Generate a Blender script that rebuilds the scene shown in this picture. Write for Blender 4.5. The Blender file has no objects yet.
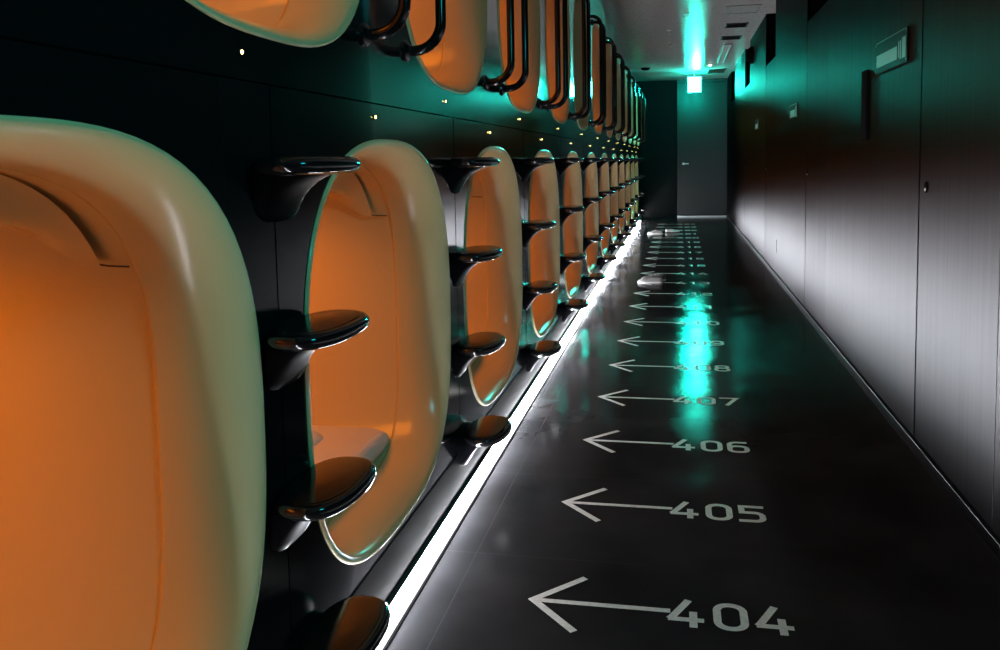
import bpy, math, random
from mathutils import Vector, Matrix
random.seed(4)
sc = bpy.context.scene
COL = sc.collection
PI = math.pi

# ------------------------------------------------------------------ layout
P = 1.5086            # spacing of the capsules along the corridor
XW = -0.832           # face of the capsule wall
XR = 1.0155           # face of the right wall
YE = 19.65            # end wall
YB = -3.0             # behind the camera
HC = 2.99             # ceiling
C_LOW = 2.455         # centre of the capsule opposite number 404
C_UP = 1.70           # centre of the capsule opposite number 403
Z_LOW, Z_UP = 0.79, 2.14
HWD, HHT = 0.635, 0.58   # half size of a capsule mouth at its crest
LOW_K = range(-1, 11)
UP_K = range(0, 12)
ORD = ['first', 'second', 'third', 'fourth', 'fifth', 'sixth', 'seventh', 'eighth', 'ninth', 'tenth', 'eleventh',
       'twelfth', 'thirteenth', 'fourteenth']

# ------------------------------------------------------------------ materials
def new_mat(name):
    m = bpy.data.materials.new(name); m.use_nodes = True
    nt = m.node_tree
    return m, nt, nt.nodes['Principled BSDF']

def simple(name, col, rough=0.5, metal=0.0, spec=0.5, coat=0.0, coat_r=0.05):
    m, nt, b = new_mat(name)
    b.inputs['Base Color'].default_value = (*col, 1)
    b.inputs['Roughness'].default_value = rough
    b.inputs['Metallic'].default_value = metal
    b.inputs['Specular IOR Level'].default_value = spec
    b.inputs['Coat Weight'].default_value = coat
    b.inputs['Coat Roughness'].default_value = coat_r
    return m

def noisy(m, scale=(1, 1, 1), nscale=4.0, bump=0.0, rough=None, col=None, detail=3.0, dist=0.02):
    """object-space noise on bump / roughness / base colour"""
    nt = m.node_tree; b = nt.nodes['Principled BSDF']
    tc = nt.nodes.new('ShaderNodeTexCoord'); mp = nt.nodes.new('ShaderNodeMapping')
    mp.inputs['Scale'].default_value = scale
    nz = nt.nodes.new('ShaderNodeTexNoise'); nz.inputs['Scale'].default_value = nscale
    nz.inputs['Detail'].default_value = detail
    nt.links.new(tc.outputs['Object'], mp.inputs['Vector']); nt.links.new(mp.outputs['Vector'], nz.inputs['Vector'])
    if bump:
        bp = nt.nodes.new('ShaderNodeBump'); bp.inputs['Strength'].default_value = bump
        bp.inputs['Distance'].default_value = dist
        nt.links.new(nz.outputs['Fac'], bp.inputs['Height']); nt.links.new(bp.outputs['Normal'], b.inputs['Normal'])
    if rough:
        mr = nt.nodes.new('ShaderNodeMapRange')
        mr.inputs['From Min'].default_value = 0.3; mr.inputs['From Max'].default_value = 0.7
        mr.inputs['To Min'].default_value = rough[0]; mr.inputs['To Max'].default_value = rough[1]
        nt.links.new(nz.outputs['Fac'], mr.inputs['Value']); nt.links.new(mr.outputs['Result'], b.inputs['Roughness'])
    if col:
        cr = nt.nodes.new('ShaderNodeValToRGB')
        cr.color_ramp.elements[0].position = 0.3; cr.color_ramp.elements[1].position = 0.7
        cr.color_ramp.elements[0].color = (*col[0], 1); cr.color_ramp.elements[1].color = (*col[1], 1)
        nt.links.new(nz.outputs['Fac'], cr.inputs['Fac']); nt.links.new(cr.outputs['Color'], b.inputs['Base Color'])
    return m

def soft_gloss(m, aniso=None, ior=None):
    """swap the principled shader for a Beckmann gloss (metal, or a dielectric over its own diffuse colour)"""
    nt = m.node_tree; b = nt.nodes['Principled BSDF']; out = [n for n in nt.nodes if n.type == 'OUTPUT_MATERIAL'][0]
    gl = nt.nodes.new('ShaderNodeBsdfAnisotropic'); gl.distribution = 'BECKMANN'
    def feed(src, dst):
        if b.inputs[src].is_linked: nt.links.new(b.inputs[src].links[0].from_socket, dst)
        elif src != 'Normal': dst.default_value = b.inputs[src].default_value
    feed('Roughness', gl.inputs['Roughness']); feed('Normal', gl.inputs['Normal'])
    if aniso is not None:
        gl.inputs['Anisotropy'].default_value = aniso
        tg = nt.nodes.new('ShaderNodeCombineXYZ'); tg.inputs[1].default_value = 1.0
        nt.links.new(tg.outputs[0], gl.inputs['Tangent'])
    if ior is None:
        feed('Base Color', gl.inputs['Color']); nt.links.new(gl.outputs[0], out.inputs['Surface'])
    else:
        gl.inputs['Color'].default_value = (1, 1, 1, 1)
        df = nt.nodes.new('ShaderNodeBsdfDiffuse'); feed('Base Color', df.inputs['Color']); feed('Normal', df.inputs['Normal'])
        fr = nt.nodes.new('ShaderNodeFresnel'); fr.inputs['IOR'].default_value = ior; feed('Normal', fr.inputs['Normal'])
        mx = nt.nodes.new('ShaderNodeMixShader')
        nt.links.new(fr.outputs[0], mx.inputs[0]); nt.links.new(df.outputs[0], mx.inputs[1]); nt.links.new(gl.outputs[0], mx.inputs[2])
        nt.links.new(mx.outputs[0], out.inputs['Surface'])
    return m

def emit(name, col, strength, base=(0.02, 0.02, 0.02)):
    m, nt, b = new_mat(name)
    b.inputs['Base Color'].default_value = (*base, 1)
    b.inputs['Emission Color'].default_value = (*col, 1)
    b.inputs['Emission Strength'].default_value = strength
    return m

STEEL_AN = -0.18
M = {}
M['wall_black'] = noisy(simple('black_panel', (0.006, 0.006, 0.007), 0.22), (1, 1, 1), 1.5, rough=(0.11, 0.2))
M['steel'] = noisy(simple('brushed_dark_steel', (0.2, 0.2, 0.21), 0.34, 1.0), (1, 7, 0.16), 5.0, rough=(0.42, 0.445),
                   col=((0.062, 0.062, 0.064), (0.07, 0.07, 0.073)))
soft_gloss(M['steel'], STEEL_AN)
M['bounce'] = noisy(simple('dark_bounce_strip', (0.012, 0.012, 0.013), 0.55, 0.0, 0.06), (1, 1, 1), 9, rough=(0.42, 0.55))  # matte surface of the added strip that shows floor-bounced light
M['gap'] = simple('dark_gap', (0.002, 0.002, 0.002), 0.9, 0.0, 0.0)
M['ceiling'] = noisy(simple('grey_ceiling_paint', (0.22, 0.217, 0.214), 0.3, 0.0, 0.25), (1, 1, 1), 30, rough=(0.26, 0.34))
M['steel_door'] = noisy(simple('satin_steel_door', (0.19, 0.19, 0.195), 0.4, 1.0), (1, 7, 0.16), 5.0, rough=(0.425, 0.445), col=((0.058, 0.058, 0.06), (0.066, 0.066, 0.069)))
soft_gloss(M['steel_door'], STEEL_AN)
soft_gloss(M['ceiling'], None, 1.045); soft_gloss(M['wall_black'], None, 1.062)
soft_gloss(M['bounce'], None, 1.05)
M['end'] = noisy(simple('dark_end_panel', (0.010, 0.010, 0.012), 0.35, 0.0, 0.2), (3, 1, 0.3), 3, rough=(0.3, 0.4))
M['shell'] = noisy(simple('cream_capsule_plastic', (0.70, 0.57, 0.29), 0.22), (1, 1, 1), 3, rough=(0.17, 0.27))
M['step'] = noisy(simple('black_gloss_step', (0.006, 0.006, 0.007), 0.08), (1, 1, 1), 6, rough=(0.06, 0.11))
M['bracket'] = noisy(simple('black_satin_bracket', (0.005, 0.005, 0.006), 0.25, 0.0, 0.07), (1, 1, 1), 6, rough=(0.45, 0.5))
soft_gloss(M['bracket'], None, 1.03)
M['pad'] = noisy(simple('black_satin_pad', (0.008, 0.007, 0.006), 0.16), (1, 1, 1), 40, rough=(0.13, 0.2))
M['rail'] = noisy(simple('black_gloss_tube', (0.005, 0.005, 0.006), 0.14), (1, 1, 1), 8, rough=(0.1, 0.18))
M['screw'] = simple('steel_screw', (0.7, 0.7, 0.72), 0.2, 1.0)
M['alu'] = noisy(simple('aluminium', (0.55, 0.55, 0.58), 0.35, 1.0), (1, 1, 1), 20, rough=(0.3, 0.42))
M['led'] = emit('led_diffuser', (0.93, 0.95, 1.0), 210.0, (0.8, 0.8, 0.8))
M['led_channel'] = simple('dark_channel', (0.05, 0.05, 0.055), 0.5)
M['dot'] = emit('amber_lens', (1.0, 0.55, 0.16), 14.0)
M['green'] = emit('exit_green', (0.003, 0.80, 0.60), 520.0)
M['green_dim'] = emit('exit_green_rear', (0.003, 0.80, 0.60), 280.0)
M['exit_white'] = emit('exit_white', (0.08, 0.95, 0.78), 540.0)
M['paint'] = noisy(simple('white_floor_paint', (0.62, 0.62, 0.6), 0.5), (1, 1, 1), 60, col=((0.5, 0.5, 0.48), (0.66, 0.66, 0.64)))
M['linen'] = noisy(simple('white_linen', (0.78, 0.74, 0.68), 0.9), (1, 1, 1), 14, bump=0.25)
M['black'] = simple('black_plastic', (0.004, 0.004, 0.004), 0.9, 0.0, 0.0)
M['black_void'] = simple('black_keyway', (0.001, 0.001, 0.001), 0.9)
M['white_plastic'] = simple('white_plastic', (0.6, 0.6, 0.6), 0.4)
M['vent'] = simple('vent_dark', (0.012, 0.012, 0.012), 0.6)
M['vent_frame'] = simple('vent_frame', (0.12, 0.12, 0.12), 0.45)
M['plate'] = simple('smoked_sign_plate', (0.012, 0.012, 0.012), 0.5, 0.0, 0.2)
M['print'] = simple('pale_sign_print', (0.06, 0.065, 0.065), 0.45)
M['lens'] = simple('frosted_lens', (0.35, 0.37, 0.37), 0.25)
M['glow'] = emit('small_lamp', (0.75, 1.0, 0.92), 9.0)
M['shoe_dark'] = noisy(simple('dark_fabric', (0.015, 0.014, 0.014), 0.7), (1, 1, 1), 80, bump=0.2)
M['shoe_grey'] = noisy(simple('grey_fabric', (0.1, 0.1, 0.1), 0.7), (1, 1, 1), 80, bump=0.2)
M['shoe_white'] = simple('white_rubber', (0.3, 0.3, 0.29), 0.5)

def floor_mat():
    m, nt, b = new_mat('black_gloss_floor')
    L = nt.links.new; N = nt.nodes.new
    b.inputs['Specular IOR Level'].default_value = 0.2
    tc = N('ShaderNodeTexCoord'); sep = N('ShaderNodeSeparateXYZ'); L(tc.outputs['Object'], sep.inputs[0])
    # sheet joints every 0.754 m along the corridor and one running beside the light strip
    def math_n(op, a=None, bb=None, av=None, bv=None):
        n = N('ShaderNodeMath'); n.operation = op
        if a is not None: L(a, n.inputs[0])
        elif av is not None: n.inputs[0].default_value = av
        if bb is not None: L(bb, n.inputs[1])
        elif bv is not None: n.inputs[1].default_value = bv
        return n.outputs[0]
    y = math_n('ADD', sep.outputs['Y'], bv=-2.742 + 7.543)
    y = math_n('MODULO', y, bv=0.7543)
    y = math_n('SUBTRACT', y, bv=0.0)
    j1 = math_n('LESS_THAN', y, bv=0.004)
    xx = math_n('ADD', sep.outputs['X'], bv=0.665); xx = math_n('ABSOLUTE', xx); j2 = math_n('LESS_THAN', xx, bv=0.0018)
    left = math_n('LESS_THAN', sep.outputs['X'], bv=-0.1)
    j = math_n('MAXIMUM', math_n('MULTIPLY', j1, left), j2)
    # wear: scuffs that are a touch greyer
    nz = N('ShaderNodeTexNoise'); nz.inputs['Scale'].default_value = 2.2; nz.inputs['Detail'].default_value = 7
    L(tc.outputs['Object'], nz.inputs['Vector'])
    cr = N('ShaderNodeValToRGB'); cr.color_ramp.elements[0].position = 0.35; cr.color_ramp.elements[1].position = 0.75
    cr.color_ramp.elements[0].color = (0.013, 0.013, 0.014, 1); cr.color_ramp.elements[1].color = (0.026, 0.026, 0.028, 1)
    L(nz.outputs['Fac'], cr.inputs['Fac'])
    mix = N('ShaderNodeMixRGB'); mix.inputs['Color2'].default_value = (0.028, 0.028, 0.03, 1)
    L(j, mix.inputs['Fac']); L(cr.outputs['Color'], mix.inputs['Color1']); L(mix.outputs['Color'], b.inputs['Base Color'])
    mr = N('ShaderNodeMapRange'); mr.inputs['From Min'].default_value = 0.3; mr.inputs['From Max'].default_value = 0.7
    mr.inputs['To Min'].default_value = 0.13; mr.inputs['To Max'].default_value = 0.21
    L(nz.outputs['Fac'], mr.inputs['Value']); L(mr.outputs['Result'], b.inputs['Roughness'])
    # slight waviness of the sheet
    mp = N('ShaderNodeMapping'); mp.inputs['Scale'].default_value = (1.0, 1.0, 1); L(tc.outputs['Object'], mp.inputs['Vector'])
    n2 = N('ShaderNodeTexNoise'); n2.inputs['Scale'].default_value = 3.2; n2.inputs['Detail'].default_value = 0.6
    L(mp.outputs['Vector'], n2.inputs['Vector'])
    bp = N('ShaderNodeBump'); bp.inputs['Strength'].default_value = 0.22; bp.inputs['Distance'].default_value = 0.012
    L(n2.outputs['Fac'], bp.inputs['Height']); L(bp.outputs['Normal'], b.inputs['Normal'])
    return m
M['floor'] = soft_gloss(floor_mat(), None, 1.08)

# ------------------------------------------------------------------ mesh helpers
class MB:
    def __init__(s): s.v = []; s.f = []; s.mi = []; s.cur = 0
    def add(s, vs, fs):
        o = len(s.v); s.v += [tuple(v) for v in vs]; s.f += [tuple(i + o for i in f) for f in fs]; s.mi += [s.cur] * len(fs)
        return s
    def box(s, x0, x1, y0, y1, z0, z1):
        vs = [(x, y, z) for x in (x0, x1) for y in (y0, y1) for z in (z0, z1)]
        return s.add(vs, [(0, 1, 3, 2), (4, 6, 7, 5), (0, 4, 5, 1), (2, 3, 7, 6), (0, 2, 6, 4), (1, 5, 7, 3)])
    def rings(s, rings, close=True, cap0=False, cap1=False):
        n = len(rings[0]); vs = [p for r in rings for p in r]; fs = []
        for i in range(len(rings) - 1):
            for j in range(n if close else n - 1):
                k = (j + 1) % n
                fs.append((i * n + j, i * n + k, (i + 1) * n + k, (i + 1) * n + j))
        if cap0: fs.append(tuple(reversed(range(n))))
        if cap1: fs.append(tuple((len(rings) - 1) * n + j for j in range(n)))
        return s.add(vs, fs)
    def tube(s, pts, r, n=12, caps=True):
        pts = [Vector(p) for p in pts]; rings = []; nrm = None
        for i, p in enumerate(pts):
            t = (pts[min(i + 1, len(pts) - 1)] - pts[max(i - 1, 0)]).normalized()
            if nrm is None:
                nrm = t.orthogonal().normalized()
            nrm = (nrm - t * nrm.dot(t)).normalized(); b = t.cross(nrm)
            rr = r[i] if isinstance(r, (list, tuple)) else r
            rings.append([p + (nrm * math.cos(a) + b * math.sin(a)) * rr for a in [2 * PI * k / n for k in range(n)]])
        return s.rings(rings, True, caps, caps)
    def disc_x(s, x0, x1, y, z, r, n=20, r1=None):
        """cylinder along X"""
        r1 = r if r1 is None else r1
        c = [(math.cos(2 * PI * k / n), math.sin(2 * PI * k / n)) for k in range(n)]
        return s.rings([[(x0, y + a * r, z + b * r) for a, b in c], [(x1, y + a * r1, z + b * r1) for a, b in c]], True, True, True)
    def lathe_z(s, x, y, prof, n=20):
        return s.rings([[(x + r * math.cos(2 * PI * k / n), y + r * math.sin(2 * PI * k / n), z) for k in range(n)] for r, z in prof],
                       True, True, True)
    def mesh(s, name, mats, smooth=35, bevel=0):
        me = bpy.data.meshes.new(name); me.from_pydata(s.v, [], s.f)
        for m in (mats if isinstance(mats, (list, tuple)) else [mats]): me.materials.append(m)
        for p, i in zip(me.polygons, s.mi): p.material_index = i
        me.validate(); me.update()
        import bmesh
        bm = bmesh.new(); bm.from_mesh(me)
        if bevel:
            es = [e for e in bm.edges if len(e.link_faces) == 2 and e.calc_face_angle(0) > 0.8]
            bmesh.ops.bevel(bm, geom=es, offset=bevel, segments=2, affect='EDGES', profile=0.7)
        bmesh.ops.recalc_face_normals(bm, faces=bm.faces)
        bm.to_mesh(me); bm.free()
        if smooth:
            me.shade_smooth(); me.set_sharp_from_angle(angle=math.radians(smooth))
        return me
    def build(s, name, mats, parent=None, smooth=35, bevel=0, loc=None):
        o = bpy.data.objects.new(name, s.mesh(name, mats, smooth, bevel)); COL.objects.link(o)
        if parent: o.parent = parent
        if loc: o.location = loc
        return o

def tag(o, label=None, cat=None, group=None, kind=None):
    if label: o['label'] = label
    if cat: o['category'] = cat
    if group: o['group'] = group
    if kind: o['kind'] = kind
    return o

def empty(name, loc, label, cat, group=None):
    o = bpy.data.objects.new(name, None); COL.objects.link(o); o.location = loc; o.empty_display_size = 0.1
    return tag(o, label, cat, group)

def copy_thing(o, loc, label, group=None):
    c = o.copy(); COL.objects.link(c); c.location = loc; c['label'] = label
    if group: c['group'] = group
    for ch in [x for x in o.children]:
        d = ch.copy(); COL.objects.link(d); d.parent = c
        for g in [x for x in ch.children]:
            e = g.copy(); COL.objects.link(e); e.parent = d
    return c

def structure(o, label=None): return tag(o, label, None, None, 'structure')

# ------------------------------------------------------------------ capsule outline
NA = 96
def outline(hw, hh, n_top=2.6, n_bot=2.9):
    out = []
    for i in range(NA):
        a = 2 * PI * i / NA; c, s_ = math.cos(a), math.sin(a)
        n = n_top + (n_bot - n_top) * (0.5 - 0.5 * s_)
        r = (abs(c) ** n + abs(s_) ** n) ** (-1 / n)
        out.append((hw * r * c, hh * r * s_))
    return out

# ------------------------------------------------------------------ setting
MB().box(-1.0, 1.15, YB, YE + 0.2, -0.12, 0.0).build('floor', M['floor'], smooth=0)
structure(bpy.data.objects['floor'], 'glossy black vinyl corridor floor')
structure(MB().box(-1.0, 1.15, YB, YE + 0.2, HC, HC + 0.1).build('ceiling', M['ceiling'], smooth=0), 'grey painted corridor ceiling')

# capsule wall: panels with a rounded opening for each capsule
def cell(mb, yc, zc, y0, y1, z0, z1, x, th):
    ol = outline(HWD, HHT)
    inner = [(yc + a, zc + b) for a, b in ol]; outer = []
    for a, b in ol:
        t = 1e9
        if a > 1e-9: t = min(t, (y1 - yc) / a)
        if a < -1e-9: t = min(t, (y0 - yc) / a)
        if b > 1e-9: t = min(t, (z1 - zc) / b)
        if b < -1e-9: t = min(t, (z0 - zc) / b)
        outer.append((yc + a * t, zc + b * t))
    # pull the ray nearest to every corner exactly onto it
    for cy in (y0, y1):
        for cz in (z0, z1):
            k = min(range(NA), key=lambda i: (outer[i][0] - cy) ** 2 + (outer[i][1] - cz) ** 2)
            outer[k] = (cy, cz)
    mb.rings([[(x, p[0], p[1]) for p in outer], [(x, p[0], p[1]) for p in inner],
              [(x - th, p[0], p[1]) for p in inner]])
ZM = 1.467
wl = MB()
for k in LOW_K:
    c = C_LOW + P * k; cell(wl, c + (0.03 if k < 0 else 0), Z_LOW, c - P / 2, c + P / 2, 0.0, ZM, XW, 0.03)
for k in UP_K:
    c = C_UP + P * k; cell(wl, c, Z_UP, c - P / 2, c + P / 2, ZM, HC, XW, 0.03)
def rect(mb, y0, y1, z0, z1): mb.add([(XW, y0, z0), (XW, y1, z0), (XW, y1, z1), (XW, y0, z1)], [(0, 1, 2, 3)])
rect(wl, YB, C_LOW + P * LOW_K[0] - P / 2, 0, ZM); rect(wl, C_LOW + P * LOW_K[-1] + P / 2, YE, 0, ZM)
rect(wl, YB, C_UP + P * UP_K[0] - P / 2, ZM, HC); rect(wl, C_UP + P * UP_K[-1] + P / 2, YE, ZM, HC)
w = structure(wl.build('wall_left', M['wall_black'], smooth=0), 'glossy black wall panels around the capsule mouths')
# joints between the wall panels, at the middle of every gap
js = MB()
for k in range(0, 12):
    js.box(XW - 0.001, XW + 0.0008, C_UP + P * k - 0.0015, C_UP + P * k + 0.0015, 0.02, ZM)
js.build('panel_joint', M['gap'], w, smooth=0)
t = MB().box(XW - 0.002, XW + 0.0012, YB, YE, ZM - 0.002, ZM + 0.002).build('trim_1', M['gap'], smooth=0, bevel=0.002)
structure(t, 'thin black trim line between lower and upper wall panels')

structure(MB().box(XW, XW + 0.004, YB, YE, 0.0, 0.19).build('bounce_strip_left', M['bounce'], smooth=0), 'dark matte strip added at the wall foot to show the floor glow')  # added strip, no real board: picks up the LED bounce on the wall foot
# end wall with its door
ew = MB(); ew.cur = 1; ew.box(-1.0, -0.055, YE, YE + 0.1, 0, HC); ew.cur = 0; ew.box(1.012, 1.15, YE, YE + 0.1, 0, HC).box(-0.055, 1.012, YE, YE + 0.1, 2.93, HC)
structure(ew.build('wall_end', [M['end'], M['wall_black']], smooth=0), 'dark panelled wall closing the corridor')
dd = structure(MB().box(-0.048, 1.005, YE + 0.012, YE + 0.06, 0.03, 2.923).build('door_1', M['end'], smooth=0, bevel=0.004),
               'tall dark door at the far end of the corridor')
hb = MB(); hb.lathe_z(0, 0, [(0.001, 0), (0.026, 0), (0.026, 0.008), (0.001, 0.008)])
hb.v = [(x + 0.085, YE + 0.012 - z, y + 1.17) for x, y, z in hb.v]
hb.tube([(0.085, YE + 0.008, 1.17), (0.085, YE - 0.045, 1.17), (0.095, YE - 0.055, 1.17), (0.195, YE - 0.055, 1.172)], 0.011)
tag(hb.build('door_handle', M['alu'], dd), 'chrome lever handle')
sl = structure(MB().box(-0.05, 1.008, YE - 0.05, YE + 0.05, 0.0, 0.028).build('trim_2', M['alu'], smooth=0, bevel=0.003),
               'pale metal threshold under the end door')
structure(MB().box(-1.0, 1.15, YB - 0.1, YB, 0, HC).build('wall_back', M['end'], smooth=0), 'dark wall behind the viewer')

# right wall: steel panels, doors with open dark transoms above
doors = [(3.08, 4.08), (6.53, 7.56), (9.97, 11.03), (13.48, 14.48), (17.05, 18.15)]
panel_cuts = [YB, -0.4, 0.6, 2.0]
wr = MB(); g = 0.0035
segs = []
prev = YB
for a, b in doors:
    segs.append((prev, a)); prev = b
segs.append((prev, YE))
for a, b in segs:
    wr.box(XR, XR + 0.03, a + g, b - g, 0.0, HC)
wr.cur = 1
wr.box(XR + 0.16, XR + 0.2, YB, YE, 0, HC)
for a, b in doors:
    wr.box(XR + 0.03, XR + 0.16, a - 0.02, a + g - 0.001, 0, HC); wr.box(XR + 0.03, XR + 0.16, b - g + 0.001, b + 0.02, 0, HC)
structure(wr.build('wall_right', [M['steel'], M['gap']], smooth=0), 'brushed dark steel wall panels facing the capsules')
for i, (a, b) in enumerate(doors):
    d = structure(MB().box(XR + 0.001, XR + 0.04, a + 2 * g, b - 3 * g, 0.012, 2.375).build('door_%d' % (i + 2), M['steel_door'], smooth=0, bevel=0.002),
                  'flush steel service door in the right wall')
    yl = b - 0.115
    lk = MB().disc_x(XR + 0.001, XR - 0.004, yl, 1.158, 0.024, 28, 0.022).build('door_lock', M['black'], d, bevel=0.001)
    tag(lk, 'round black lock')
    kw = MB(); kw.rings([[(x, yl + r * math.cos(a_), 1.148 + 0.6 * r * math.sin(a_)) for a_ in [2 * PI * q / 16 for q in range(16)]]
                         for x, r in ((XR - 0.0035, 0.012), (XR - 0.0052, 0.012), (XR - 0.006, 0.009))], True, True, True)
    tag(kw.build('lock_cylinder', M['alu'], lk, smooth=40), 'steel lock cylinder')
structure(MB().box(XR - 0.018, XR, YB, YE, 0.0, 0.05).build('baseboard_right', M['steel'], smooth=0, bevel=0.003), 'low steel skirting of the right wall')

# ------------------------------------------------------------------ LED light channel
led = empty('led_strip_light', (-0.806, 0, 0), 'bright white light strip on the floor along the foot of the capsule wall', 'light')
y0, y1 = -0.6, 18.6
ch = MB(); nseg = 64
ch.box(-0.025, -0.004, y0, y1, 0.0005, 0.0445).box(-0.004, 0.008, y0, y1, 0.0005, 0.003)
ch.build('channel', M['led_channel'], led, smooth=0)
MB().box(0.024, 0.033, y0, y1, 0.0004, 0.003).build('gasket', M['gap'], led, smooth=0)
df = MB(); prof = [(-0.005, 0.0435), (-0.0005, 0.0430), (0.0010, 0.040), (0.0010, 0.007), (-0.0005, 0.0035), (-0.005, 0.0032)]
df.rings([[(x, y0 + (y1 - y0) * i / nseg, z) for x, z in prof] for i in range(nseg + 1)], True, True, True)
df.build('diffuser', M['led'], led, smooth=60)

# ------------------------------------------------------------------ capsules
def lip_profile():
    """(x, side inset, vertical inset)"""
    pr = [(-0.860, 0.001, 0.001), (-0.832, 0.0, 0.0)]
    for i in range(0, 7):      # outer roll to the crest
        a = PI / 2 * i / 6
        pr.append((-0.832 + 0.006 * math.sin(a), 0.007 - 0.007 * math.cos(a), 0.007 - 0.007 * math.cos(a)))
    for i in range(1, 15):     # the soft flare running in to the crease
        a = PI / 2 * i / 14
        pr.append((-0.826 - 0.164 * (1 - math.cos(a) ** 0.9), 0.007 + 0.103 * math.sin(a) ** 1.35, 0.007 + 0.051 * math.sin(a) ** 1.35))
    pr += [(-0.996, 0.1105, 0.0575), (-1.002, 0.108, 0.055), (-1.006, 0.103, 0.05)]
    return pr
rim = MB(); R = []
for x, si, vi in lip_profile():
    u_ = min(1, max(0, (-0.83 - x) / 0.15)); R.append([(x, a, b) for a, b in outline(HWD - si, HHT - vi, 2.6, 2.9 + (1.7 * u_ if si > 0.01 else 0))])
rim.rings(R)
rim_me = rim.mesh('rim', M['shell'], smooth=40)
body = MB(); R = []
for x, si, vi in [(-1.0045, 0.1035, 0.0505), (-1.02, 0.103, 0.05), (-1.05, 0.104, 0.05), (-1.09, 0.104, 0.05), (-1.14, 0.105, 0.05), (-1.3, 0.106, 0.05), (-1.8, 0.122, 0.052),
                  (-2.75, 0.13, 0.06), (-2.86, 0.155, 0.085), (-2.92, 0.22, 0.15)]:
    q_ = min(1, max(0, (-1.02 - x) / 0.12)); R.append([(x, a, b) for a, b in outline(HWD - si, HHT - vi, 2.6 + 0.1 * q_, 4.6 + 0.6 * q_)])
body.rings(R, True, False, True)
body_me = body.mesh('inner_shell', M['shell'], smooth=40)
# joint of the moulded ceiling panel on both side walls of the cabin
def side_y(x, z):
    hw, hh = HWD - 0.104, HHT - 0.05
    s_ = min(0.98, abs(z) / hh); n = 2.8
    return hw * (1 - s_ ** n) ** (1 / n)
seam = MB()
for sg in (1, -1):
    pts = [(-1.008, 0.327), (-1.05, 0.328), (-1.10, 0.335), (-1.135, 0.36), (-1.18, 0.40), (-1.24, 0.452), (-1.32, 0.475), (-1.6, 0.482), (-2.7, 0.482)]
    seam.tube([(x, sg * (side_y(x, z) - 0.001), z) for x, z in pts], 0.0018, 8)
seam_me = seam.mesh('panel_seam', simple('seam_shadow_gap', (0.10, 0.06, 0.03), 0.8), smooth=60)

SEAM = [(-1.06, 0.328), (-1.10, 0.335), (-1.135, 0.36), (-1.18, 0.40), (-1.24, 0.452), (-1.32, 0.475), (-1.6, 0.482), (-2.7, 0.482)]
cp = MB(); R = []
for x, k_ in [(-1.062, 0.0), (-1.075, 0.10), (-1.09, 0.25), (-1.105, 0.45), (-1.12, 0.66), (-1.135, 0.84), (-1.155, 0.95), (-1.18, 1.0), (-1.24, 1.0), (-1.4, 1.0), (-1.8, 1.0), (-2.7, 1.0)]:
    zs = SEAM[0][1]
    for (xa, za), (xb, zb) in zip(SEAM, SEAM[1:]):
        if xb <= x <= xa: zs = za + (zb - za) * (xa - x) / (xa - xb)
    hw, hh = HWD - 0.104, HHT - 0.05; ys = side_y(x, zs); a0 = math.atan2(zs / hh, ys / hw); ring = []
    for q in range(25):
        a = a0 + (PI - 2 * a0) * q / 24; c, s_ = math.cos(a), math.sin(a); r = (abs(c) ** 2.7 + abs(s_) ** 2.7) ** (-1 / 2.7)
        w_ = min(1, min(q, 24 - q) / 5); w_ = w_ * w_ * (3 - 2 * w_); f_ = 0.995 - 0.13 * k_ * w_
        ring.append((x, hw * r * c * f_, hh * r * s_ * f_))
    R.append(ring)
cp.rings(R, False)
cp_me = cp.mesh('ceiling_panel', M['shell'], smooth=60)
def capsule(yc, zc, label, group):
    e = empty('sleeping_capsule', (0, yc, zc), label, 'capsule', group)
    for nm, me in (('rim', rim_me), ('inner_shell', body_me), ('ceiling_panel', cp_me), ('panel_seam', seam_me)):
        o = bpy.data.objects.new(nm, me); COL.objects.link(o); o.parent = e
    return e

def cabin_light(yc, zc, power):
    l = bpy.data.lights.new('cabin_light', 'AREA'); l.energy = power; l.color = (1.0, 0.225, 0.002)
    l.shape = 'RECTANGLE'; l.size = 0.5; l.size_y = 0.4
    o = bpy.data.objects.new('cabin_light', l); COL.objects.link(o); o.location = (-1.5, yc, zc + 0.42)
    o.rotation_euler = Vector((-0.22, 0, -0.97)).to_track_quat('-Z', 'Y').to_euler()
    return o
LP = 5.8
for i, k in enumerate(LOW_K):
    n = 404 + 2 * k
    if k < 0: lab = 'huge cream capsule cut off by the picture edge, lower row, orange glow inside'
    else: lab = '%s capsule of the lower row from the near end, opposite floor number %d, lit orange' % (ORD[i], n)
    capsule(C_LOW + P * k + (0.03 if k < 0 else 0), Z_LOW, lab, 'lower row of sleeping capsules')
    cabin_light(C_LOW + P * k, Z_LOW, LP)
dim = {4: 0.0, 6: 0.35, 7: 0.0, 9: 0.4}
for i, k in enumerate(UP_K):
    n = 403 + 2 * k
    st = 'unlit and grey' if dim.get(k, 1) == 0 else ('dimly lit' if k in dim else 'lit orange')
    lab = '%s upper row capsule from the near end, opposite floor number %d, %s' % (ORD[i], n, st)
    if k == 0: lab = 'first capsule of the upper row, only its teal-tinted bottom lip in view, lit orange'
    capsule(C_UP + P * k, Z_UP, lab, 'upper row of sleeping capsules')
    if dim.get(k, 1) > 0: cabin_light(C_UP + P * k, Z_UP, LP * dim.get(k, 1))

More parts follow.
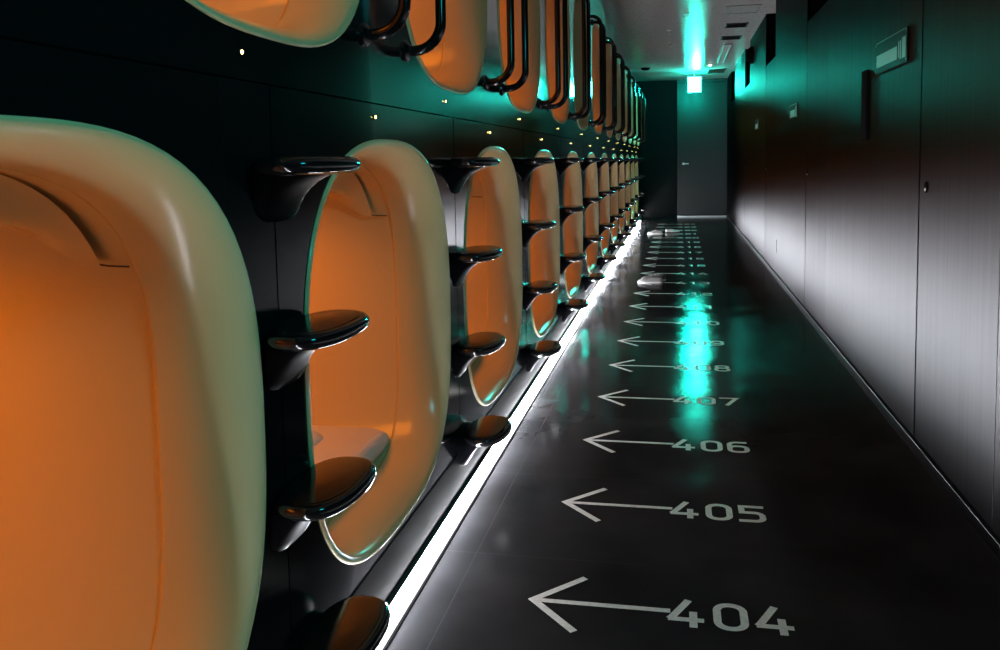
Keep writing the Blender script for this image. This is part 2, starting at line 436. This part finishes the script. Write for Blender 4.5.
# bedding inside the near lower capsules
fm = MB()
rr = []
for z, ins in [(0.0, 0.06), (0.03, 0.015), (0.06, 0.0), (0.085, 0.006), (0.10, 0.03)]:
    hw = 0.458 - ins * 0.6; x0, x1 = -2.75 + ins, -1.005 - ins; ring = []
    for cx, cy, a0 in ((x1 - 0.05, hw - 0.05, 0), (x0 + 0.05, hw - 0.05, 90), (x0 + 0.05, -hw + 0.05, 180), (x1 - 0.05, -hw + 0.05, 270)):
        for q in range(6):
            a = math.radians(a0 + 18 * q); ring.append((cx + 0.05 * math.cos(a), cy + 0.05 * math.sin(a), z))
    rr.append(ring)
fm.rings(rr, True, True, True)
futon_me = fm.mesh('futon', M['linen'], smooth=50)
for k in (-1, 0, 1):
    o = bpy.data.objects.new('futon', futon_me); COL.objects.link(o); o.location = (0, C_LOW + P * k, 0.262)
    w_ = {-1: 'in the huge nearest capsule at the picture edge', 0: 'in the lower capsule opposite number 404', 1: 'in the lower capsule opposite number 406'}[k]
    tag(o, 'white futon mattress lying ' + w_, 'mattress', 'futons inside the lower capsules')
# crumpled folded blanket on the futon opposite 404
bl = MB(); nx, ny = 14, 16; grid = []
for i in range(nx + 1):
    for j in range(ny + 1):
        u, v = i / nx, j / ny
        e_ = min(1, 6 * min(u, 1 - u, v, 1 - v))
        z = 0.008 + 0.045 * math.sqrt(e_) * (0.72 + 0.22 * math.sin(5 * u + 3 * v) + 0.12 * math.sin(11 * v - 4 * u))
        grid.append((-1.50 + 0.30 * u, -0.06 + 0.38 * v + 0.03 * math.sin(4 * u), z))
nb = len(grid); grid += [(x, y, 0.001) for x, y, z in grid]; W = ny + 1
fs = []
for i in range(nx):
    for j in range(ny):
        a = i * W + j; fs.append((a, a + 1, a + W + 1, a + W)); fs.append((nb + a, nb + a + W, nb + a + W + 1, nb + a + 1))
bd = [j for j in range(ny)] + [i * W + ny for i in range(nx)] + [nx * W + j for j in range(ny, 0, -1)] + [i * W for i in range(nx, 0, -1)]
for q in range(len(bd)): a, b = bd[q], bd[(q + 1) % len(bd)]; fs.append((a, b, nb + b, nb + a))
bl.add(grid, fs)
o = bl.build('blanket', M['linen'], smooth=70, loc=(0, C_LOW, 0.362)); tag(o, 'crumpled white blanket on the futon opposite number 404', 'blanket')

# ------------------------------------------------------------------ ladder steps
def oval(ins, n=44, e=2.5):
    """plan of the paddle: an oval plate standing off the wall"""
    pts = []
    for i in range(n):
        a = 2 * PI * i / n; c, s_ = math.cos(a), math.sin(a); r = (abs(c) ** e + abs(s_) ** e) ** (-1 / e)
        pts.append((-0.751 + (0.087 - ins) * r * c, (0.162 - ins) * r * s_))
    return pts
tr = MB(); rings = []
for z, ins in [(-0.034, 0.020), (-0.031, 0.010), (-0.024, 0.002), (-0.016, 0.0), (-0.008, 0.002), (-0.002, 0.008), (0.0, 0.014)]:
    rings.append([(x, y, z) for x, y in oval(ins)])
tr.rings(rings, True, True, True); tread_me = tr.mesh('tread', M['step'], smooth=50)
pd = MB(); pd.rings([[(x, y, z) for x, y in oval(ins)] for z, ins in [(-0.002, 0.021), (0.0015, 0.021), (0.0022, 0.024)]], True, True, True)
pad_me = pd.mesh('pad', M['pad'], smooth=50)
br = MB(); rings = []
for x, hw, zt, zb, e in [(XW - 0.022, 0.122, -0.004, -0.142, 3.2), (-0.829, 0.120, -0.003, -0.140, 3.0), (-0.822, 0.112, -0.003, -0.125, 2.8),
                         (-0.805, 0.104, -0.004, -0.098, 2.6), (-0.785, 0.095, -0.006, -0.075, 2.6), (-0.76, 0.082, -0.010, -0.056, 2.5),
                         (-0.735, 0.062, -0.016, -0.044, 2.4), (-0.71, 0.035, -0.022, -0.036, 2.2)]:
    ring = []
    for i in range(28):
        a = 2 * PI * i / 28; c, s_ = math.cos(a), math.sin(a); r = (abs(c) ** e + abs(s_) ** e) ** (-1 / e)
        ring.append((x, hw * r * c, (zt + zb) / 2 + (zt - zb) / 2 * r * s_))
    rings.append(ring)
br.rings(rings, True, True, True); bracket_me = br.mesh('bracket', M['bracket'], smooth=60)
def screw_me(y):
    s = MB(); s.disc_x(-0.832, -0.814, y, -0.052, 0.007, 14, 0.0055); return s.mesh('screw', M['screw'], smooth=40)
scr = [screw_me(-0.062), screw_me(0.062)]
HTS = [1.315, 0.966, 0.617, 0.268]
def step_label(gap, lev):
    lv = ['top', 'second-highest', 'second-lowest', 'lowest'][lev]
    if gap == 0: where = 'beside the huge nearest capsule'
    elif gap == 11: where = 'beyond the last lower capsule'
    else: where = 'in the ladder between lower capsules opposite %d and %d' % (402 + 2 * gap, 404 + 2 * gap)
    return '%s black paddle step %s' % (lv, where)
first = None
for gp in range(0, 12):
    for lev, z in enumerate(HTS):
        loc = ((-0.006, -0.003, 0, 0.016)[lev], C_UP + P * gp + (0.02, 0.035, 0.04, 0.06)[lev], z); lab = step_label(gp, lev); grp = 'black ladder steps between the lower capsules'
        if first is None:
            first = empty('ladder_step', loc, lab, 'step', grp)
            for nm, me in (('tread', tread_me), ('pad', pad_me), ('bracket', bracket_me), ('screw', scr[0]), ('screw', scr[1])):
                o = bpy.data.objects.new(nm, me); COL.objects.link(o); o.parent = first
            tag([c for c in first.children if c.name.startswith('screw')][0], 'shiny steel screw')
        else:
            copy_thing(first, loc, lab, grp)

# ------------------------------------------------------------------ grab rails
def arc(cx, cz, r, a0, a1, n=8):
    return [(cx + r * math.cos(math.radians(a0 + (a1 - a0) * i / n)), 0, cz + r * math.sin(math.radians(a0 + (a1 - a0) * i / n))) for i in range(n + 1)]
ZB, ZT, XT, RB = 1.645, 2.63, -0.715, 0.085
path = [(XW, 0, ZB)] + arc(XT - RB, ZB + RB, RB, -90, 0) + arc(XT - RB, ZT - RB, RB, 0, 90) + [(XW, 0, ZT)]
rt = MB().tube(path, 0.0165, 16); tube_me = rt.mesh('tube', M['rail'], smooth=60)
fl = []
for z in (ZB, ZT):
    f_ = MB().disc_x(XW - 0.001, XW + 0.008, 0, z, 0.034, 24, 0.031); f_.disc_x(XW + 0.008, XW + 0.016, 0, z, 0.031, 24, 0.018)
    fl.append(f_.mesh('flange', M['rail'], smooth=40))
first = None
for gp in range(0, 12):
    for sd, off in ((0, -0.18), (1, 0.18)):
        yy = C_LOW + P * gp + off
        if yy > 19.3: continue
        lab = 'black tube grab rail on the %s of the upper capsule opposite %d' % (('far side', 403 + 2 * gp) if sd == 0 else ('near side', 405 + 2 * gp))
        grp = 'grab rails between the upper capsules'
        if first is None:
            first = empty('grab_rail', (0, yy, 0), lab, 'grab rail', grp)
            for nm, me in (('tube', tube_me), ('flange', fl[0]), ('flange', fl[1])):
                o = bpy.data.objects.new(nm, me); COL.objects.link(o); o.parent = first
        else: copy_thing(first, (0, yy, 0), lab, grp)

# ------------------------------------------------------------------ pinpoint number lamps on the capsule wall
bz = MB(); bz.rings([[(x, 0.7 * r * math.cos(a), 0.7 * r * math.sin(a)) for a in [2 * PI * q / 16 for q in range(16)]] for x, r in
                     [(0, 0.011), (0.003, 0.011), (0.004, 0.0095), (0.004, 0.0072), (0.002, 0.007)]])
bez_me = bz.mesh('bezel', M['rail'], smooth=40)
ln = MB(); ln.rings([[(x, 0.7 * r * math.cos(a), 0.7 * r * math.sin(a)) for a in [2 * PI * q / 14 for q in range(14)]] for x, r in
                     [(0.001, 0.0068), (0.004, 0.0064), (0.006, 0.004), (0.0066, 0.001)]], True, True, True)
lens_me = ln.mesh('lens', M['dot'], smooth=60)
first = None
for row, ks, c0, z in (('lower', [k for k in LOW_K if k >= 0], C_LOW - 0.12, 1.429), ('upper', UP_K, C_UP - 0.118, 1.52)):
    for k in ks:
        loc = (XW, c0 + P * k, z); num = (404 if row == 'lower' else 403) + 2 * k
        lab = 'amber pinpoint lamp just %s the %s capsule opposite %d' % ('above' if row == 'lower' else 'below', row, num)
        if first is None:
            first = empty('indicator_lamp', loc, lab, 'lamp', 'pinpoint lamps along the capsule wall')
            for nm, me in (('bezel', bez_me), ('lens', lens_me)):
                o = bpy.data.objects.new(nm, me); COL.objects.link(o); o.parent = first
        else: copy_thing(first, loc, lab)

# ------------------------------------------------------------------ floor markings
def ribbon(mb, pts, w, z, closed=False, h=0.0006):
    n = len(pts); L_, R_ = [], []
    for i in range(n):
        p = Vector(pts[i])
        a = Vector(pts[i - 1]) if (i > 0 or closed) else None
        b = Vector(pts[(i + 1) % n]) if (i < n - 1 or closed) else None
        d1 = (p - a).normalized() if a is not None else (b - p).normalized()
        d2 = (b - p).normalized() if b is not None else d1
        n1, n2 = Vector((-d1.y, d1.x)), Vector((-d2.y, d2.x))
        m = (n1 + n2).normalized(); s_ = w / 2 / max(0.35, m.dot(n1))
        L_.append(p + m * s_); R_.append(p - m * s_)
    vs = [(v.x, v.y, z) for v in L_] + [(v.x, v.y, z) for v in R_]
    mb.add(vs, [((i + 1) % n, i, n + i, n + (i + 1) % n) for i in range(n if closed else n - 1)])
def rrect(x0, x1, y0, y1, r, a_from=0, n=6):
    pts = []
    for cx, cy, a0 in ((x1 - r, y1 - r, 0), (x0 + r, y1 - r, 90), (x0 + r, y0 + r, 180), (x1 - r, y0 + r, 270)):
        for q in range(n + 1):
            a = math.radians(a0 + 90 * q / n); pts.append((cx + r * math.cos(a), cy + r * math.sin(a)))
    return pts
S = 0.022; GW, GH = 0.096, 0.152; h2 = S / 2
def arc2(cx, cy, r, a0, a1, n=6):
    return [(cx + r * math.cos(math.radians(a0 + (a1 - a0) * i / n)), cy + r * math.sin(math.radians(a0 + (a1 - a0) * i / n))) for i in range(n + 1)]
xl, xr_, yb, yt, ym = h2, GW - h2, h2, GH - h2, 0.082
rb = 0.028
GL = {
 '0': [(rrect(xl, xr_, yb, yt, 0.034), True)],
 '1': [([(0.018, GH - 0.03), (0.05, yt + 0.004), (0.05, 0)], False)],
 '2': [([(0.004, yt)] + arc2(xr_ - rb, yt - rb, rb, 90, 0) + arc2(xr_ - rb, ym + rb - 0.006, rb, 0, -90) + arc2(xl + rb, ym - rb - 0.006, rb, 90, 180) + [(xl, yb), (GW, yb)], False)],
 '3': [([(0.004, yt)] + arc2(xr_ - rb, yt - rb, rb, 90, 0) + arc2(xr_ - rb, ym + rb, rb, 0, -90) + [(0.03, ym)], False),
       ([(0.03, ym)] + arc2(xr_ - rb, ym - rb, rb, 90, 0) + arc2(xr_ - rb, yb + rb, rb, 0, -90) + [(0.002, yb)], False)],
 '4': [([(0.058, GH), (0.012, 0.052), (0.004, 0.040)], False), ([(0.0, 0.041), (0.100, 0.041)], False), ([(0.0705, 0.086), (0.0705, 0.0)], False)],
 '5': [([(GW - 0.002, yt), (0.014, yt), (0.014, ym + 0.004)] + arc2(xr_ - rb, ym - rb + 0.004, rb, 90, 0) + arc2(xr_ - rb, yb + rb, rb, 0, -90) + [(0.0, yb)], False)],
 '6': [(rrect(xl, xr_, yb, ym + 0.006, 0.028), True), ([(GW - 0.008, yt)] + arc2(xl + 0.034, yt - 0.034, 0.034, 90, 180) + [(xl, yb + 0.03)], False)],
 '7': [([(0.0, yt), (GW - 0.006, yt), (GW - 0.012, yt - 0.012), (0.034, 0.0)], False)],
 '8': [(rrect(xl, xr_, yb, ym, 0.026), True), (rrect(xl + 0.003, xr_ - 0.003, ym, yt, 0.026), True)],
 '9': [(rrect(xl, xr_, ym - 0.012, yt, 0.028), True), ([(0.008, yb)] + arc2(xr_ - 0.034, yb + 0.034, 0.034, -90, 0) + [(xr_, yt - 0.03)], False)],
}
gmesh = {}
for ch_, strokes in GL.items():
    mb = MB()
    for q, (pts, cl) in enumerate(strokes): ribbon(mb, pts, S, 0.0012 + 0.0002 * q, cl)
    gmesh[ch_] = mb.mesh('digit', M['paint'], smooth=0)
ar = MB()
ribbon(ar, [(-0.425, 0), (-0.028, 0)], 0.022, 0.0012)
ribbon(ar, [(-0.288, 0.158), (-0.4285, 0.0005), (-0.288, -0.158)], 0.023, 0.0014)
arrow_me = ar.mesh('arrow', M['paint'], smooth=0)
for i in range(0, 21):
    num = str(404 + i); yc = 2.4645 + i * P / 2
    e = empty('floor_marking', (0, yc, 0), 'white painted floor arrow pointing at the capsules with the number ' + num, 'floor marking', 'numbered arrows painted on the floor')
    o = bpy.data.objects.new('arrow', arrow_me); COL.objects.link(o); o.parent = e
    for ch_, x in zip(num, (-0.034, 0.092, 0.208)):
        o = bpy.data.objects.new('digit', gmesh[ch_]); COL.objects.link(o); o.parent = e; o.location = (x, -0.0825, 0)

# ------------------------------------------------------------------ shoes left on the floor
def shoe_parts(L_=0.27):
    def sec(u):      # half width, along the length 0 heel .. 1 toe
        return 0.036 + 0.012 * math.sin(PI * min(1, u * 1.05)) + 0.010 * math.exp(-((u - 0.68) / 0.2) ** 2)
    us = [0, 0.03, 0.1, 0.2, 0.35, 0.5, 0.65, 0.78, 0.88, 0.95, 0.985, 1.0]
    def taper(u): return math.sqrt(max(0.02, 1 - max(0, (u - 0.80) / 0.2) ** 2)) * math.sqrt(max(0.05, 1 - max(0, (0.1 - u) / 0.1) ** 2))
    so = MB(); rings = []
    for u in us:
        w_ = sec(u) * taper(u)
        rings.append([(-L_ * u, s_ * w_, z) for s_, z in ((-0.95, 0), (-1, 0.006), (-1, 0.02), (-0.95, 0.024), (0.95, 0.024), (1, 0.02), (1, 0.006), (0.95, 0))])
    so.rings(rings, True, True, True)
    up = MB(); rings = []
    for u in us:
        w_ = sec(u) * taper(u) * 0.95
        hgt = 0.075 - 0.03 * min(1, u * 1.6) + 0.012 * math.exp(-((u - 0.45) / 0.12) ** 2)
        if u > 0.8: hgt *= (1 - ((u - 0.8) / 0.2) ** 2 * 0.75)
        ring = []
        for q in range(11):
            a = PI * q / 10; ring.append((-L_ * (0.01 + 0.98 * u), w_ * math.cos(a), 0.022 + hgt * math.sin(a) ** 0.7))
        rings.append(ring)
    up.rings(rings, True, True, True)
    op = MB(); op.rings([[(-L_ * 0.22 + 0.055 * r * math.cos(a), 0.027 * r * math.sin(a), z) for a in [2 * PI * q / 18 for q in range(18)]] for r, z in
                         [(1.1, 0.078), (1.15, 0.094), (1.0, 0.099), (0.85, 0.094), (0.8, 0.08)]], True, False, True)
    lc = MB()
    for q in range(4):
        x = -L_ * (0.44 + 0.08 * q); zz = 0.086 - 0.006 * q
        lc.tube([(x, -0.03, zz - 0.018), (x - 0.003, -0.015, zz - 0.002), (x - 0.004, 0, zz + 0.003), (x - 0.003, 0.015, zz - 0.002), (x, 0.03, zz - 0.018)], 0.004, 8)
    return so, up, op, lc
def shoe(loc, rz, up_mat, sole_mat, lace_mat, label, grp):
    so, up, op, lc = shoe_parts()
    e = empty('shoe', loc, label, 'shoe', grp); e.rotation_euler.z = rz; e.scale = (0.95, 0.95, 0.72)
    so.build('sole', sole_mat, e, smooth=50); up.build('upper', up_mat, e, smooth=60)
    op.build('collar', M['shoe_dark'], e, smooth=60); lc.build('laces', lace_mat, e, smooth=60)
shoe((-0.175, 9.24, 0.0), 0.10, M['shoe_grey'], M['shoe_white'], M['shoe_dark'], 'grey shoe with dark laces lying by the arrow numbered 413, nearer of the pair', 'pair of shoes on the floor')
shoe((-0.145, 9.42, 0.0), -0.12, M['shoe_dark'], M['shoe_white'], M['shoe_white'], 'dark shoe with pale sole lying just beyond the grey shoe by number 413', 'pair of shoes on the floor')
shoe((-0.29, 15.3, 0.0), 0.15, M['shoe_grey'], M['shoe_white'], M['shoe_white'], 'grey shoe lying far down the floor near the light strip, nearer of two', 'pair of grey shoes far down the corridor')
shoe((-0.25, 15.55, 0.0), PI + 0.1, M['shoe_white'], M['shoe_dark'], M['shoe_dark'], 'pale shoe with dark sole lying just beyond the far grey shoe', 'pair of grey shoes far down the corridor')

# ------------------------------------------------------------------ fittings on the right wall
e = empty('pull_handle', (XR, 5.27, 1.57), 'tall black recessed pull handle with a silver edge on the right wall', 'handle')
MB().box(-0.016, 0.002, -0.135, 0.0, -0.19, 0.19).build('handle_body', M['black'], e, smooth=0, bevel=0.004)
tag(MB().box(-0.009, 0.002, 0.001, 0.12, -0.195, 0.195).build('edge_plate', M['steel_door'], e, smooth=0, bevel=0.002), 'silver edge plate')

def sign(yc, zc, ln_, hh, label):
    e = empty('wall_sign', (XR, yc, zc), label, 'sign')
    MB().box(-0.008, -0.002, -ln_ / 2, ln_ / 2, -hh / 2, hh / 2).build('plate', M['steel_door'], e, smooth=0, bevel=0.001)
    so = MB()
    for a in (-1, 1):
        for b in (-1, 1): so.disc_x(0, -0.009, a * (ln_ / 2 - 0.015), b * (hh / 2 - 0.015), 0.005, 12)
    so.build('standoff', M['vent_frame'], e)
    pr = MB(); s_ = ln_ / 0.65; x0, x1 = -0.0086, -0.0078
    pr.box(x0, x1, -ln_ / 2 + 0.02, ln_ / 2 - 0.02, hh / 2 - 0.008, hh / 2 - 0.004)
    for a, b, c, d in ((-0.30, -0.235, -0.055, 0.04), (-0.215, -0.195, -0.055, 0.03), (-0.18, -0.165, -0.045, 0.03), (-0.14, 0.29, -0.05, 0.012)):
        pr.box(x0, x1, a * s_, b * s_, c, d)
    pr.build('pictogram', M['print'], e, smooth=0)
sign(4.63, 1.795, 0.66, 0.16, 'dark room sign with pale print on the steel panel beside the tall black handle')
sign(8.35, 1.70, 0.5, 0.13, 'small faint dark sign on the steel panel between the first two far service doors')
sign(12.2, 1.72, 0.5, 0.13, 'small faint dark sign on the steel panel far down the right wall')
ps = MB().box(XR - 0.003, XR + 0.001, 9.70, 9.722, 0.27, 0.41).build('floor_vent', M['black_void'], smooth=0, bevel=0.001)
ps.name = 'wall_slot'; tag(ps, 'narrow black upright slot low on the right wall panel', 'slot')
sp = MB(); sp.rings([[(XR - d, 12.95 + r * math.cos(a), 2.72 + r * math.sin(a)) for a in [2 * PI * q / 24 for q in range(24)]] for d, r in
                     [(0, 0.12), (0.03, 0.12), (0.06, 0.1), (0.085, 0.06), (0.095, 0.01)]], True, True, True)
o = sp.build('wall_speaker', M['black'], smooth=50); tag(o, 'round black speaker high on the right wall under the ceiling', 'speaker')

# ------------------------------------------------------------------ ceiling fittings
def frame_box(mb, x0, x1, y0_, y1_, t_, z0, z1):
    mb.box(x0, x1, y0_, y0_ + t_, z0, z1).box(x0, x1, y1_ - t_, y1_, z0, z1).box(x0, x0 + t_, y0_ + t_, y1_ - t_, z0, z1).box(x1 - t_, x1, y0_ + t_, y1_ - t_, z0, z1)
e = empty('access_hatch', (0.715, 10.6, HC), 'square ceiling access hatch with thin grey frame, nearest to the viewer', 'hatch')
mb = MB(); frame_box(mb, -0.19, 0.19, -0.28, 0.28, 0.02, -0.008, 0); mb.build('frame', M['vent_frame'], e, smooth=0, bevel=0.001)
MB().box(-0.168, 0.168, -0.258, 0.258, -0.004, 0).build('panel', M['ceiling'], e, smooth=0)
for yc, lab in ((11.83, 'dark slotted ceiling vent next beyond the access hatch'), (13.03, 'dark slotted ceiling vent just before the long ceiling lamp'),
                (17.95, 'wide ceiling vent at the far end near the glowing exit sign')):
    e = empty('ceiling_vent', (0.72, yc, HC), lab, 'vent', 'ceiling vents along the right side')
    big = yc > 17; hx, hy = (0.17, 0.45) if big else (0.14, 0.17)
    mb = MB(); frame_box(mb, -hx, hx, -hy, hy, 0.018, -0.012, 0); mb.build('frame', M['vent_frame'] if big else M['vent'], e, smooth=0, bevel=0.001)
    MB().box(-hx + 0.016, hx - 0.016, -hy + 0.016, hy - 0.016, -0.003, 0).build('backing', M['black_void'], e, smooth=0)
    mb = MB(); n = 10 if big else 6
    for q in range(n):
        yy = -hy + 0.03 + (2 * hy - 0.06) * q / (n - 1)
        mb.add([(-hx + 0.018, yy - 0.010, -0.011), (hx - 0.018, yy - 0.010, -0.011), (hx - 0.018, yy + 0.010, -0.004), (-hx + 0.018, yy + 0.010, -0.004),
                (-hx + 0.018, yy - 0.010, -0.009), (hx - 0.018, yy - 0.010, -0.009), (hx - 0.018, yy + 0.010, -0.002), (-hx + 0.018, yy + 0.010, -0.002)],
               [(0, 1, 2, 3), (7, 6, 5, 4), (0, 4, 5, 1), (1, 5, 6, 2), (2, 6, 7, 3), (3, 7, 4, 0)])
    mb.build('louver', M['alu'] if big else M['vent'], e, smooth=0)
e = empty('ceiling_light', (0.715, 14.95, HC), 'long narrow unlit ceiling lamp with silver edges above the right side', 'lamp')
mb = MB(); mb.box(-0.055, -0.042, -1.3, 1.3, -0.03, 0).box(0.042, 0.055, -1.3, 1.3, -0.03, 0).box(-0.055, 0.055, -1.32, -1.3, -0.03, 0).box(-0.055, 0.055, 1.3, 1.32, -0.03, 0)
mb.build('housing', M['alu'], e, smooth=0, bevel=0.002)
MB().box(-0.042, 0.042, -1.3, 1.3, -0.02, 0).build('diffuser', M['lens'], e, smooth=0)
e = empty('emergency_light', (0.546, 16.56, HC), 'small glowing white round emergency lamp on the ceiling beyond the long lamp', 'lamp')
MB().lathe_z(0, 0, [(0.045, 0), (0.045, -0.012), (0.036, -0.02), (0.03, -0.02)]).build('bezel', M['white_plastic'], e)
MB().lathe_z(0, 0, [(0.03, -0.018), (0.028, -0.028), (0.016, -0.036), (0.004, -0.038)]).build('lens', M['glow'], e, smooth=60)
spr = [(0.089, 10.75, 'nearest of the small ceiling sprinklers'), (-0.127, 12.0, 'small ceiling sprinkler over the middle, second from the near end'),
       (-0.135, 13.34, 'small ceiling sprinkler over the middle, third from the near end'), (0.126, 15.27, 'small ceiling sprinkler farthest down, in front of the exit sign')]
for x, y, lab in spr:
    e = empty('sprinkler', (x, y, HC), lab, 'sprinkler', 'ceiling sprinklers')
    MB().lathe_z(0, 0, [(0.04, 0), (0.038, -0.006), (0.02, -0.010), (0.011, -0.010)]).build('escutcheon', M['alu'], e)
    mb = MB().lathe_z(0, 0, [(0.011, -0.009), (0.011, -0.02), (0.006, -0.024)])
    mb.tube([(0.009, 0, -0.018), (0.014, 0, -0.035), (0.004, 0, -0.05)], 0.0025, 6).tube([(-0.009, 0, -0.018), (-0.014, 0, -0.035), (-0.004, 0, -0.05)], 0.0025, 6)
    mb.lathe_z(0, 0, [(0.004, -0.048), (0.022, -0.051), (0.022, -0.053), (0.004, -0.055)]); mb.build('deflector', M['alu'], e)
e = empty('smoke_detector', (-0.62, 16.8, HC), 'dark ceiling detector box close to the upper capsules at the far end', 'detector')
MB().lathe_z(0, 0, [(0.085, 0), (0.085, -0.02), (0.07, -0.035), (0.03, -0.05), (0.01, -0.052)], 28).build('body', M['black'], e, smooth=45)
MB().lathe_z(0, 0, [(0.012, -0.051), (0.010, -0.056), (0.004, -0.058)]).build('indicator', M['white_plastic'], e)

# exit sign
e = empty('exit_sign', (0.29, 17.9, 2.735), 'small glowing green exit sign hanging from the ceiling at the far end', 'exit sign')
MB().box(-0.135, 0.135, -0.03, 0.03, -0.155, 0.155).build('housing', M['white_plastic'], e, smooth=0, bevel=0.004)
MB().box(-0.125, 0.125, -0.034, -0.029, -0.145, 0.145).build('front_panel', M['green'], e, smooth=0)
MB().box(-0.125, 0.125, 0.029, 0.034, -0.145, 0.145).build('rear_panel', M['green_dim'], e, smooth=0)
# pictogram: a pale doorway with a running figure
pc = MB(); ya, yb_ = -0.0362, -0.0345
pc.box(-0.01, 0.085, ya, yb_, -0.12, 0.115)
pc.build('doorway_pictogram', M['exit_white'], e, smooth=0)
rn = MB(); yy = -0.0375
def seg(p, q, w_): 
    ribbon(rn, [p, q], w_, 0)
hd = [(0.030 + 0.017 * math.cos(2 * PI * q / 14), 0.075 + 0.017 * math.sin(2 * PI * q / 14)) for q in range(14)]
rn.add([(x, z, 0) for x, z in hd], [tuple(range(14))])
for p, q, w_ in (((0.018, 0.05), (-0.005, -0.02), 0.034), ((-0.003, -0.015), (0.035, -0.045), 0.022), ((0.035, -0.045), (0.03, -0.095), 0.018),
                 ((-0.008, -0.015), (-0.028, -0.06), 0.022), ((-0.028, -0.06), (-0.07, -0.07), 0.018), ((0.02, 0.045), (0.055, 0.02), 0.014), ((0.012, 0.048), (-0.035, 0.03), 0.014), ((-0.035, 0.03), (-0.05, 0.0), 0.013)):
    seg(p, q, w_)
rn.v = [(x, yy - 0.0002 * i / 40, z) for i, (x, z, _) in enumerate(rn.v)]
rn.build('running_figure', M['green'], e, smooth=0)
MB().box(-0.012, 0.012, -0.012, 0.012, 0.155, 0.255).box(-0.06, 0.06, -0.03, 0.03, 0.245, 0.255).build('hanger', M['white_plastic'], e, smooth=0, bevel=0.002)

# unseen green light added for the teal on near lips; exit sign assumed
l = bpy.data.lights.new('green_lip_fill', 'AREA'); l.shape = 'RECTANGLE'; l.size = 0.4; l.size_y = 0.3; l.energy = 9.5; l.color = (0.01, 0.86, 0.95)
o = bpy.data.objects.new('green_lip_fill', l); COL.objects.link(o); o.location = (0.75, 0.9, 2.2)
o.rotation_euler = (Vector((-0.83, 1.4, 1.1)) - o.location).to_track_quat('-Z', 'Y').to_euler()

# ------------------------------------------------------------------ world, camera, view
wd = bpy.data.worlds.new('World'); sc.world = wd; wd.use_nodes = True
wd.node_tree.nodes['Background'].inputs['Color'].default_value = (0.3, 0.32, 0.35, 1)
wd.node_tree.nodes['Background'].inputs['Strength'].default_value = 0.0
yaw, pitch, roll, F, CY = -0.20314, -0.08499, -0.01896, 875.244, 235.888
f = Vector((math.sin(yaw) * math.cos(pitch), math.cos(yaw) * math.cos(pitch), math.sin(pitch)))
r0 = Vector((math.cos(yaw), -math.sin(yaw), 0)); u0 = r0.cross(f)
r = r0 * math.cos(roll) + u0 * math.sin(roll); u = -r0 * math.sin(roll) + u0 * math.cos(roll)
cam = bpy.data.cameras.new('camera'); co = bpy.data.objects.new('camera', cam); COL.objects.link(co)
m = Matrix((r, u, -f)).transposed().to_4x4(); m.translation = Vector((0, 0, 1.3)); co.matrix_world = m
cam.sensor_fit = 'HORIZONTAL'; cam.sensor_width = 36; cam.lens = F / 1000 * 36
cam.shift_x = 0; cam.shift_y = -(325 - CY) / 1000; cam.clip_start = 0.02
sc.camera = co
vs = sc.view_settings; vs.view_transform = 'Standard'; vs.look = 'None'; vs.gamma = 1; vs.use_curve_mapping = False; vs.exposure = 0.0
